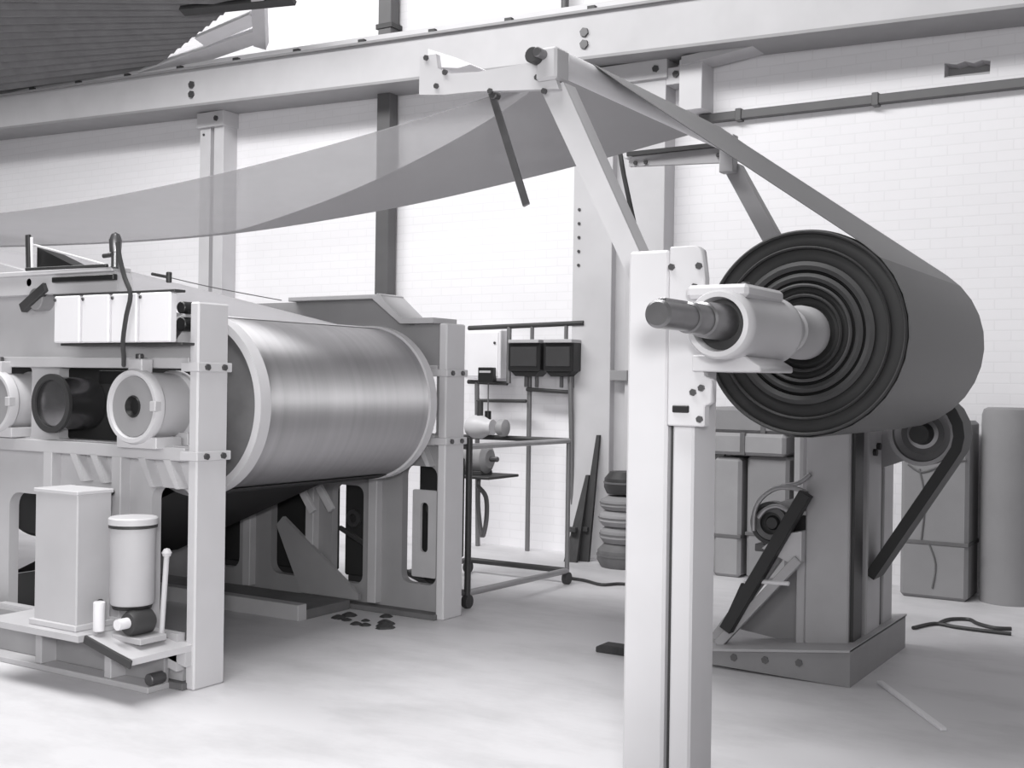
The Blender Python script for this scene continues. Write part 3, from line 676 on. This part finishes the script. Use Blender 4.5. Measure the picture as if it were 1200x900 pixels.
MB().cyl((RU - .03, AV - .06, RZ - .005), (RU - .03, AV - .01, RZ - .005), .032, 16).build('end_nut', 'dark', na)
bolts(na, [on(500, 68, v=AV), on(512, 101, v=AV), on(522, 85, v=AV), on(575, 107, v=AV), on(630, 91, v=AV), on(638, 107, v=AV)], (0, -1, 0), .012, .01)
ns = thing('inclined_strut', 'wide pale strut leaning from the tall post up to the guide roller', 'strut', (-1.95, AV, 1.8))
A1 = px_poly([(634, 106), (660, 96), (747, 290), (720, 290)], AV + .03)
ext = lambda p, q, k: (p[0] + (q[0] - p[0]) * k, p[1] + (q[1] - p[1]) * k)
A1[2], A1[3] = ext(A1[1], A1[2], 1.3), ext(A1[0], A1[3], 1.3)
MB().prism(A1, AV + .03, AV + .045).build('flange', 'paint', ns)
MB().prism([(A1[1][0] - .02, A1[1][1]), A1[1], A1[2], (A1[2][0] - .02, A1[2][1])], AV + .045, AV + .13).build('edge_flange', 'paintw', ns)
MB().prism([(A1[0][0], A1[0][1]), (A1[0][0] + .02, A1[0][1]), (A1[3][0] + .02, A1[3][1]), A1[3]], AV + .045, AV + .13).build('edge_flange', 'paintd', ns)
MB().box(-1.90, -1.80, 3.945, AV + .035, 1.80, 1.90, .005).build('cleat', 'paint', ns)
lv = thing('tension_lever', 'thin steel bar hanging from the near roller arm', 'lever', on(577, 110, v=AV + .05))
MB().bar(on(576, 108, v=AV + .05), on(617, 241, v=AV + .05), .012, .032, up=(1, 0, .3)).build('bar', 'steel', lv)
q = on(577, 111, v=AV + .028); MB().cyl(q, q + Vector((0, .04, 0)), .018, 12).build('pivot', 'bolt', lv)
FV = 5.97
fa = thing('roller_arm', 'grey channel arm at the far end of the guide roller', 'arm', (-2.7, FV, 2.7))
MB().prism(px_poly([(737, 184), (850, 172), (856, 190), (737, 195)], FV), FV, FV + .03).build('plate', 'paintm', fa)
MB().prism(px_poly([(737, 179), (850, 167), (850, 172), (737, 184)], FV), FV - .03, FV + .05).build('top_flange', 'dark', fa)
bolts(fa, [on(745, 191, v=FV), on(757, 190, v=FV), on(842, 182, v=FV)], (0, -1, 0), .012, .01)
MB().box(RU - .04, RU + .04, FV - .02, FV + .05, RZ - .16, RZ + .04).build('bearing_block', 'paintm', fa)
fs = thing('inclined_strut', 'grey far strut leaning up behind the dark roll', 'strut', (-2.2, FV, 2.0))
B1 = px_poly([(845, 192), (866, 192), (912, 275), (890, 275)], FV + .06)
ex = lambda p, q, k: (p[0] + (q[0] - p[0]) * k, p[1] + (q[1] - p[1]) * k)
MB().prism([B1[0], B1[1], ex(B1[1], B1[2], 2.1), ex(B1[0], B1[3], 2.1)], FV + .05, FV + .13).build('bar', 'paintm', fs)
fl = thing('tension_lever', 'dark bent bar hanging from the far roller arm', 'lever', on(730, 180, v=FV))
MB().tube([on(695, 166, v=FV), on(712, 168, v=FV), on(725, 175, v=FV), on(731, 205, v=FV), on(744, 266, v=FV)], .014, 8).build('bar', 'dark', fl)
q = on(735, 180, v=FV - .02); MB().cyl(q, q + Vector((0, .06, 0)), .03, 14).build('pivot', 'paintw', fl)

# far stand
fb = thing('steel_plinth', 'grey steel base frame under the far stand columns', 'base', (-2.1, 6.5, 0))
MB().prism([(-2.55, .02), (-2.55, .085), (-1.69, .185), (-1.69, 0)], 5.92, 5.95).build('front_plate', 'paintd', fb)
MB().prism([(5.95, 0), (5.95, .185), (7.03, .185), (7.03, 0)], -1.72, -1.69, axis='x').build('side_plate', 'paintd', fb)
MB().prism([(-2.55, .075), (-2.55, .088), (-1.69, .19), (-1.69, .178)], 5.90, 7.06).build('deck', 'paintm', fb)
MB().prism([(-2.55, .0), (-2.55, .08), (-1.72, .18), (-1.72, 0)], 7.03, 7.06).build('rear_plate', 'paintd', fb)
bolts(fb, [(-2.3, 5.92, .07), (-2.13, 5.92, .08), (-1.95, 5.92, .09)], (0, -1, 0), .02, .006, 'castd')
fc = thing('stand_post', 'grey far stand column of plates standing under the dark roll', 'post', (-1.85, 6.3, .17))
MB().box(-1.985, -1.755, 6.10, 6.30, .15, 1.74, .008).build('front_channel', 'paintm', fc)
MB().box(-1.755, -1.735, 6.13, 6.28, .17, 1.74, 0).build('groove', 'dark', fc)
MB().box(-1.90, -1.73, 6.36, 6.62, .17, 1.35, .008).build('rear_channel', 'paintm', fc)
MB().box(-1.88, -1.745, 6.66, 6.70, .17, 1.30, 0).build('groove', 'dark', fc)
MB().box(-1.90, -1.74, 6.72, 6.92, .17, 1.20, .008).build('rear_channel', 'paintm', fc)
MB().box(-2.03, -1.985, 6.10, 6.25, .12, .62, .004).build('side_cleat', 'paintm', fc)
MB().box(-2.02, -1.34, 6.0, 6.5, 1.50, 1.56, .004).build('cradle', 'castd', fc)
MB().box(-1.56, -1.35, 6.05, 6.45, 1.56, 1.597, .004).build('bearing_seat', 'castd', fc)
bolts(fc, [(-1.73, 6.45, 1.15), (-1.73, 6.52, 1.18)], (1, 0, 0), .02, .02, 'dark')
o = MB().lathe((QU, 0, QZ), (0, 1, 0), [(6.02, .062), (6.02, .10), (6.04, .11), (6.40, .11), (6.42, .10), (6.42, .062)], 32).build('far_bearing', 'castd')
tag(o, 'dark bearing on the far stand hidden behind the big roll', 'bearing')
gs = thing('stand_brace', 'pair of slanting pale braces with a gusset against the far column', 'brace', (-2.3, 6.2, .1))
P0 = on(842, 758, v=6.05); P1 = on(934, 655, v=6.05)
MB().bar((P0.x, 6.05, .10), (-2.0, 6.05, .60), .05, .05, up=(0, 1, 0)).build('brace', 'paintm', gs)
MB().bar((-2.50, 6.16, .10), (-2.06, 6.16, .72), .06, .05, up=(0, 1, 0)).build('brace', 'paintm', gs)
MB().prism([(-2.20, .64), (-2.10, .72), (-1.985, .745), (-1.985, .58), (-2.06, .58)], 6.04, 6.24).build('gusset', 'paintw', gs)
MB().cyl(on(872, 680, v=6.03), on(925, 684, v=6.03), .012, 10).build('tie_rod', 'white', gs)
MB().prism([(-2.4, .16), (-2.05, .60), (-2.05, .12)], 6.22, 6.24).build('back_plate', 'paintd', gs)
# drive motor and its pulley
mo = thing('drive_motor', 'dark drive motor with a round pulley beside the far column', 'motor', (-2.15, 6.25, .6))
mc = on(908, 612, v=6.15)
MB().lathe((mc.x, 6.10, mc.z), (0, 1, 0), [(0, 0), (0, .03), (.02, .04), (.02, .085), (-.01, .095), (-.01, .115), (.06, .115), (.06, 0)], 36).build('pulley', 'dark', mo)
MB().ring((mc.x, 6.10, mc.z), (0, 1, 0), -.012, .0, .06, .09, 36).build('pulley_face', 'castd', mo)
MB().cyl((mc.x, 6.16, mc.z), (mc.x, 6.50, mc.z), .10, 28).build('body', 'dark', mo)
MB().box(mc.x + .05, -1.985, 6.14, 6.34, mc.z - .12, mc.z + .05, .006).build('terminal_box', 'dark', mo)
MB().box(mc.x - .10, -1.98, 6.12, 6.5, mc.z - .16, mc.z - .12, .004).build('foot', 'castd', mo)
gdz = thing('belt_guard', 'bright curved guard hoop over the motor pulley', 'guard', (mc.x, 6.08, mc.z))
pts = [on(a, b, v=6.06) for a, b in ((883, 622), (884, 600), (893, 583), (910, 572), (930, 572), (944, 577))]
MB().tube(pts, .013, 8).build('outer_hoop', 'pulley', gdz)
pts = [on(a, b, v=6.06) for a, b in ((889, 607), (897, 597), (910, 593), (922, 598), (929, 606))]
MB().tube(pts, .012, 8).build('inner_hoop', 'pulley', gdz)
MB().tube([on(929, 606, v=6.06), on(938, 590, v=6.06), on(945, 576, v=6.06)], .012, 8).build('spoke', 'castd', gdz)
MB().tube([on(915, 570, v=6.07), on(936, 566, v=6.07), on(949, 556, v=6.09)], .012, 8).build('bracket', 'pulley', gdz)
MB().cyl(on(944, 577, v=6.06), on(946, 577, v=6.12), .01, 8).build('stay', 'pulley', gdz)
db = thing('drive_belt', 'dark slanting drive belt running down past the motor pulley', 'belt', on(850, 738, v=6.0))
MB().bar(on(945, 578, v=6.03), on(851, 738, v=6.0), .06, .065, up=(1, 0, .4)).build('strap', 'rubber', db)
MB().bar(on(872, 684, v=6.05), on(848, 737, v=6.03), .03, .025, up=(1, 0, .4)).build('return_strap', 'rubber', db)
# far pulley under the roll with thick belt
PV = 6.47
pc = on(1082, 508, v=PV)
fp = thing('belt_pulley', 'bright dished pulley wheel under the far end of the roll', 'pulley', (pc.x, PV, pc.z - .19))
MB().lathe((pc.x, PV - .05, pc.z), (0, 1, 0), [(.03, .06), (.04, .10), (.02, .142), (0, .148), (0, .170), (.10, .170), (.10, .06)], 48).build('rim', 'pulley', fp)
MB().lathe((pc.x, PV - .05, pc.z), (0, 1, 0), [(-.05, 0), (-.05, .05), (.04, .06), (.04, 0)], 28).build('hub', 'dark', fp)
MB().lathe((pc.x, PV - .05, pc.z), (0, 1, 0), [(.035, .05), (.035, .15), (.06, .15), (.06, .05)], 40, closed=True).build('disc', 'castd', fp)
MB().cyl((pc.x, PV - .02, pc.z), (pc.x, 6.74, pc.z), .035).build('axle', 'steel', fp)
MB().prism([(-1.75, 1.05), (-1.50, 1.15), (-1.42, 1.22), (-1.44, 1.30), (-1.75, 1.26)], 6.66, 6.71).build('carrier', 'paintm', fp)
tb = thing('thick_belt', 'thick black belt looped over the bright pulley and slanting to the column', 'belt', (pc.x, PV, .4))
rb_ = .172; bp2 = []
e_ = on(1014, 672, v=PV - .09)
for k in range(11):
    t = R(150) - R(190) * k / 10; bp2.append((pc.x + rb_ * math.cos(t), pc.z + rb_ * math.sin(t)))
lx, lz = bp2[-1]
for k in range(1, 6): bp2.append((lx + (e_.x - lx) * k / 5, lz + (e_.z - lz) * k / 5))
rows = []
for (x, z) in bp2: rows.append([(x, PV - .10, z), (x, PV - .02, z), (x, PV + .10, z)])
MB().grid(rows, -.055).build('belt', 'rubber', tb)

# ================================================================== THINGS ALONG THE BACK WALL
def wrapped_roll(x, r, h, label, m='canvas', seams=(), y=None, sq=1.0):
    y = WV - r - .05 if y is None else y
    o = thing('wrapped_roll', label, 'roll', (x, y, 0), 'wrapped rolls stored along the wall')
    MB().lathe((x, y, 0), (0, 0, 1), [(0, 0), (0, r), (h * .5, r * 1.01), (h - .05, r), (h - .012, r * .93), (h, r * .8), (h, 0)], 36).build('body', m, o)
    for z in seams: MB().ring((x, y, 0), (0, 0, 1), z - .012, z + .012, r * .98, r * 1.025, 36).build('strap', 'castd', o)
    return o
def crate(x0, x1, y0, y1, z0, z1, label, seams=(), m='canvas', verts=()):
    o = thing('wrapped_bale', label, 'bale', ((x0 + x1) / 2, (y0 + y1) / 2, z0))
    MB().box(x0, x1, y0, y1, z0, z1, .025).build('body', m, o)
    for z in seams: MB().box(x0 - .006, x1 + .006, y0 - .006, y1 + .006, z - .014, z + .014, .003).build('strap', 'castd', o)
    for x in verts: MB().box(x - .02, x + .02, y0 - .006, y1 + .006, z0, z1 + .005, .003).build('cord', 'castd', o)
    return o
crate(-3.60, -3.375, 8.78, 9.1, 0, .935, 'narrow wrapped grey bale standing under the flat bundle', (.32,), 'canvas2')
crate(-3.335, -3.00, 8.80, 9.1, 0, .955, 'wider wrapped grey bale beside the slanting drive belt', (.35,), 'canvas')
crate(-3.62, -3.01, 8.74, 9.12, .96, 1.13, 'flat grey bundle lying across the two standing bales', (), 'canvas2', (-3.35,))
crate(-3.63, -3.0, 8.78, 9.12, 1.13, 1.33, 'upper grey bundle stacked on the flat bundle', (), 'canvas', (-3.2,))
crate(-2.15, -1.685, 8.75, 9.12, 0, 1.27, 'large grey bale bound with cord behind the bright pulley', (.40,), 'canvas', ())
crate(-2.93, -2.86, 8.7, 9.1, 0, 1.25, 'thin grey board set upright next to the bales', (), 'canvas2')
bc = sc.objects['wrapped_bale.004']
for pts in ([(-2.1, .95), (-2.0, .90), (-1.85, .96), (-1.7, 1.0)], [(-2.02, .92), (-1.98, .7), (-2.0, .42)], [(-1.95, .40), (-1.9, .25), (-1.92, .08)]):
    m_ = MB(); m_.tube([(x, 8.748, z) for x, z in pts], .008, 6, 4)
    bmesh.ops.translate(m_.bm, verts=m_.bm.verts[:], vec=(0, 0, 0)); m_.build('cord', 'castd', bc)
wrapped_roll(-1.45, .19, 1.37, 'tall wrapped roll standing beside the cord bound bale', 'canvas', ())
db2 = thing('dark_plank', 'narrow dark plank propped upright beside the narrow bale', 'plank', (-3.70, 9.0, 0))
MB().bar((-3.745, 8.75, 0.0), (-3.69, 9.17, 1.2), .08, .03, up=(0, -1, .3)).build('board', 'wood', db2)
MB().bar((-3.66, 8.72, 0.0), (-3.64, 9.12, 1.1), .05, .03, up=(0, -1, .3)).build('cleat', 'wood', db2)
jb = thing('junction_box', 'small dark junction box on the wall by the wide bales', 'switch', (-3.80, 9.12, 1.0))
MB().box(-3.86, -3.70, 9.05, 9.2, .93, 1.14).build('case', 'dark', jb)
MB().box(-3.83, -3.74, 9.03, 9.06, 1.0, 1.03).build('handle', 'white', jb)
# leaning dark planks and stack of sacks by the column
for k, (x0, x1, h, lab) in enumerate(((-4.90, -4.78, .72, 'short dark plank leaning on the column'), (-4.83, -4.72, 1.06, 'long dark pointed plank leaning on the column'))):
    o = thing('dark_plank', lab, 'plank', ((x0 + x1) / 2, 8.85, 0))
    m_ = MB(); b = m_.bm
    yb, yt = 8.70 + .10 * k, 8.90 + .07 * k
    tp_ = [(x0, 0), (x1, 0), (x1 + .0, h), (x1 - .03, h)]
    fr_ = [b.verts.new((x, yb + (yt - yb) * z / h, z)) for x, z in tp_]; bk_ = [b.verts.new((x, yb + .03 + (yt - yb) * z / h, z)) for x, z in tp_]
    b.faces.new(fr_); b.faces.new(bk_[::-1])
    for i in range(4): b.faces.new((fr_[i], bk_[i], bk_[(i + 1) % 4], fr_[(i + 1) % 4]))
    bmesh.ops.recalc_face_normals(b, faces=b.faces[:]); m_.build('board', 'wood', o, smooth=False)
    MB().box(x0 + .02, x1 - .02, yb + .01, yb + .06, .25, .29).build('batten', 'wood', o)
for k, (z0, z1, rr_, mm) in enumerate(((0, .2, .22, 'castd'), (.2, .34, .2, 'canvas'), (.34, .47, .21, 'canvas2'), (.47, .58, .2, 'canvas'), (.6, .78, .17, 'dark'))):
    o = thing('folded_sack', ['dark sack at the foot of the pile beside the column', 'grey sack lying on the dark lowest sack', 'pale sack in the middle of the pile', 'grey sack just under the dark top one', 'dark rounded sack on top of the pile beside the column'][k], 'sack', (-4.36, 8.78, z0), 'pile of sacks beside the wide column')
    x = -4.37
    MB().lathe((x, 8.76, z0), (0, 0, 1), [(0, 0), (0, rr_ * .85), ((z1 - z0) * .3, rr_), ((z1 - z0) * .7, rr_ * .97), (z1 - z0, rr_ * .7), (z1 - z0 + .004, 0)], 20).build('bag', mm, o)
    MB().ring((x, 8.76, z0), (0, 0, 1), (z1 - z0) * .46, (z1 - z0) * .54, rr_ * .95, rr_ * 1.015, 20).build('seam', 'castd', o)

# switch boxes and conduit on the wall
for k, (x0, x1) in enumerate(((-5.585, -5.255), (-5.225, -4.925))):
    o = thing('switch_box', ['black iron switch box nearer the white cabinet', 'black iron switch box next to the wide column'][k], 'switch box', ((x0 + x1) / 2, 8.95, 1.58), 'black switch boxes on the brick wall')
    MB().box(x0, x1, 8.86, 9.06, 1.60, 1.85, .01).build('case', 'black', o)
    MB().box(x0 + .02, x1, 8.83, 9.08, 1.845, 1.875, .004).build('lid', 'paintm', o)
    MB().box(x0 + .03, x1 - .03, 8.85, 8.87, 1.64, 1.81, .008).build('door', 'dark', o)
    MB().prism([(x0 + .02, 1.60), (x1 - .02, 1.60), (x1 - .07, 1.555), (x0 + .07, 1.555)], 8.88, 9.04).build('terminal_cover', 'black', o)
    for dx in (.11, .22): MB().cyl((x0 + dx, 9.0, 1.46), (x0 + dx, 9.0, 1.56), .018, 10).build('gland', 'conduit', o)
    MB().cyl(((x0 + x1) / 2, 9.0, 1.87), ((x0 + x1) / 2, 9.0, 2.0), .018, 10).build('hanger', 'conduit', o)
wc = thing('wall_cabinet', 'white wall cabinet with a small dark switch on its lower corner', 'cabinet', (-5.87, 9.0, 1.5))
MB().box(-6.08, -5.70, 8.92, 9.1, 1.53, 1.965, .008).build('body', 'white', wc)
MB().box(-6.06, -5.72, 8.912, 8.925, 1.55, 1.945, .004).build('door', 'white', wc)
MB().box(-5.90, -5.74, 8.86, 8.93, 1.49, 1.63, .006).build('switch', 'black', wc)
MB().box(-5.88, -5.76, 8.85, 8.865, 1.58, 1.60, .003).build('switch_bar', 'paintm', wc)
MB().cyl((-5.755, 8.912, 1.85), (-5.755, 8.90, 1.85), .012, 10).build('lock', 'dark', wc)
cf = thing('conduit_frame', 'dark pipe frame on the wall that holds the switch boxes', 'pipe frame', (-5.4, 9.1, 0))
MB().cyl((-6.1, 9.0, 1.99), (-4.90, 9.0, 2.02), .022, 12).build('top_pipe', 'dark', cf)
MB().cyl((-6.1, 9.0, 1.50), (-5.67, 9.0, 1.49), .02, 12).build('lower_pipe', 'dark', cf)
MB().cyl((-5.66, 9.0, 1.49), (-5.66, 9.0, 2.0), .022, 12).build('drop_pipe', 'conduit', cf)
MB().cyl((-5.47, 9.05, 0), (-5.47, 9.05, 1.58), .022, 12).build('drop_pipe', 'conduit', cf)
MB().cyl((-5.0, 9.05, 0), (-5.0, 8.95, 1.56), .022, 12).build('drop_pipe', 'conduit', cf)
MB().cyl((-6.0, 9.05, 0), (-6.0, 9.0, 1.5), .022, 12).build('drop_pipe', 'conduit', cf)
MB().cyl((-5.47, 9.0, 1.44), (-5.0, 9.0, 1.42), .018, 12).build('cross_pipe', 'dark', cf)
MB().cyl((-6.0, 9.0, 1.33), (-5.47, 9.0, 1.335), .016, 12).build('cross_pipe', 'dark', cf)
MB().cyl((-5.83, 8.93, 1.1), (-5.83, 8.93, 1.5), .006, 8).build('cord', 'conduit', cf)
MB().cyl((-5.83, 8.93, 1.14), (-5.83, 8.93, 1.24), .03, 12).build('socket', 'black', cf)

# tubular cart
ct = thing('tubular_cart', 'low open cart of thin steel tubes beside the far dryer frame', 'cart', (-4.6, 7.1, 0))
A, B, C, E_ = (-4.40, 6.52), (-4.33, 7.74), (-5.22, 7.74), (-5.22, 6.52)
MB().cyl((A[0], A[1], 0), (A[0], A[1], 1.13), .022, 12).build('upright', 'dark', ct)
for P in (B, C, E_): MB().cyl((P[0], P[1], .05), (P[0], P[1], 1.08), .018, 12).build('upright', 'conduit', ct)
for z, r0 in ((1.07, .02), (.10, .022)):
    for (p, q, mm) in ((A, B, 'pulley'), (C, B, 'dark'), (E_, C, 'conduit'), (A, E_, 'conduit')):
        MB().cyl((p[0], p[1], z), (q[0], q[1], z), r0, 12).build('rail', mm, ct)
for P in (A, B, C, E_):
    MB().lathe((P[0] - .02, P[1], .045), (1, 0, 0), [(0, 0), (0, .045), (.04, .045), (.04, 0)], 18).build('caster', 'dark', ct)
MB().box(-5.2, -4.75, 7.3, 7.72, .78, .80).build('shelf', 'dark', ct)
up = thing('small_motor', 'small grey motor sitting on the cart shelf', 'motor', (-4.98, 7.5, .8))
MB().lathe((-5.1, 7.5, .92), (1, 0, 0), [(0, 0), (0, .08), (.03, .11), (.2, .11), (.23, .07), (.23, 0)], 24).build('body', 'paintd', up)
MB().box(-5.08, -4.9, 7.42, 7.58, .80, .83).build('foot', 'dark', up)
MB().cyl((-4.87, 7.5, .92), (-4.80, 7.5, .92), .02, 10).build('spindle', 'steel', up)
vv = thing('valve_unit', 'pale valve body with a dark handwheel on top of the cart', 'valve', (-5.0, 7.7, 1.09))
MB().lathe((-5.2, 7.70, 1.15), (1, 0, 0), [(0, 0), (0, .07), (.05, .09), (.12, .09), (.18, .06), (.22, .06), (.22, 0)], 24).build('body', 'paintw', vv)
MB().lathe((-4.92, 7.68, 1.15), (1, 0, 0), [(0, 0), (0, .05), (.02, .065), (.07, .065), (.09, .03), (.09, 0)], 18).build('handwheel', 'paintd', vv)
MB().box(-5.16, -5.04, 7.66, 7.76, 1.088, 1.10).build('foot', 'paintw', vv)
MB().cyl((-5.1, 7.70, 1.2), (-5.1, 7.70, 1.36), .025, 12).build('bonnet', 'dark', vv)
hb = MB().tube([(-5.05, 7.62, .80), (-5.04, 7.60, .55), (-5.0, 7.6, .32), (-4.95, 7.58, .45), (-4.97, 7.6, .62), (-5.05, 7.6, .7)], .018, 8, 5).build('coiled_hose', 'conduit')
tag(hb, 'grey hose looped below the cart shelf', 'hose')

# cables and scraps on the floor
def cable(pts, label, r=.012, m='dark'):
    o = MB().tube([(p.x, p.y, r) for p in (on(a, b, z=0) for a, b in pts)], r, 8, 5).build('floor_cable', m)
    tag(o, label, 'cable'); return o
cable([(665, 679), (685, 682), (705, 687), (728, 686), (760, 690)], 'thin dark cable lying on the floor between cart and tall post')
cable([(1070, 738), (1095, 733), (1120, 737), (1150, 741), (1185, 745)], 'dark cable lying on the floor behind the stand base')
cable([(1100, 733), (1112, 728), (1135, 728), (1146, 733), (1165, 738), (1185, 739)], 'looped second cable lying on the floor by the cord bound bale')
fb2 = thing('wood_block', 'flat dark wooden block on the floor behind the tall post', 'block', (-3.05, 5.93, 0))
MB().prism([(-3.10, 0), (-3.10, .03), (-3.07, .045), (-2.75, .045), (-2.75, 0)], 5.88, 5.98, bev=.004).build('block', 'wood', fb2)
a, b = on(1031, 801, z=0), on(1106, 857, z=0)
o = MB().bar((a.x, a.y, .008), (b.x, b.y, .008), .03, .016).build('floor_light_streak', 'white'); tag(o, 'thin pale streak of light on the floor by the stand base', 'strip')  # white bar painting a streak of light on the floor

for o in ALL:
    if '_o' in o: del o['_o']
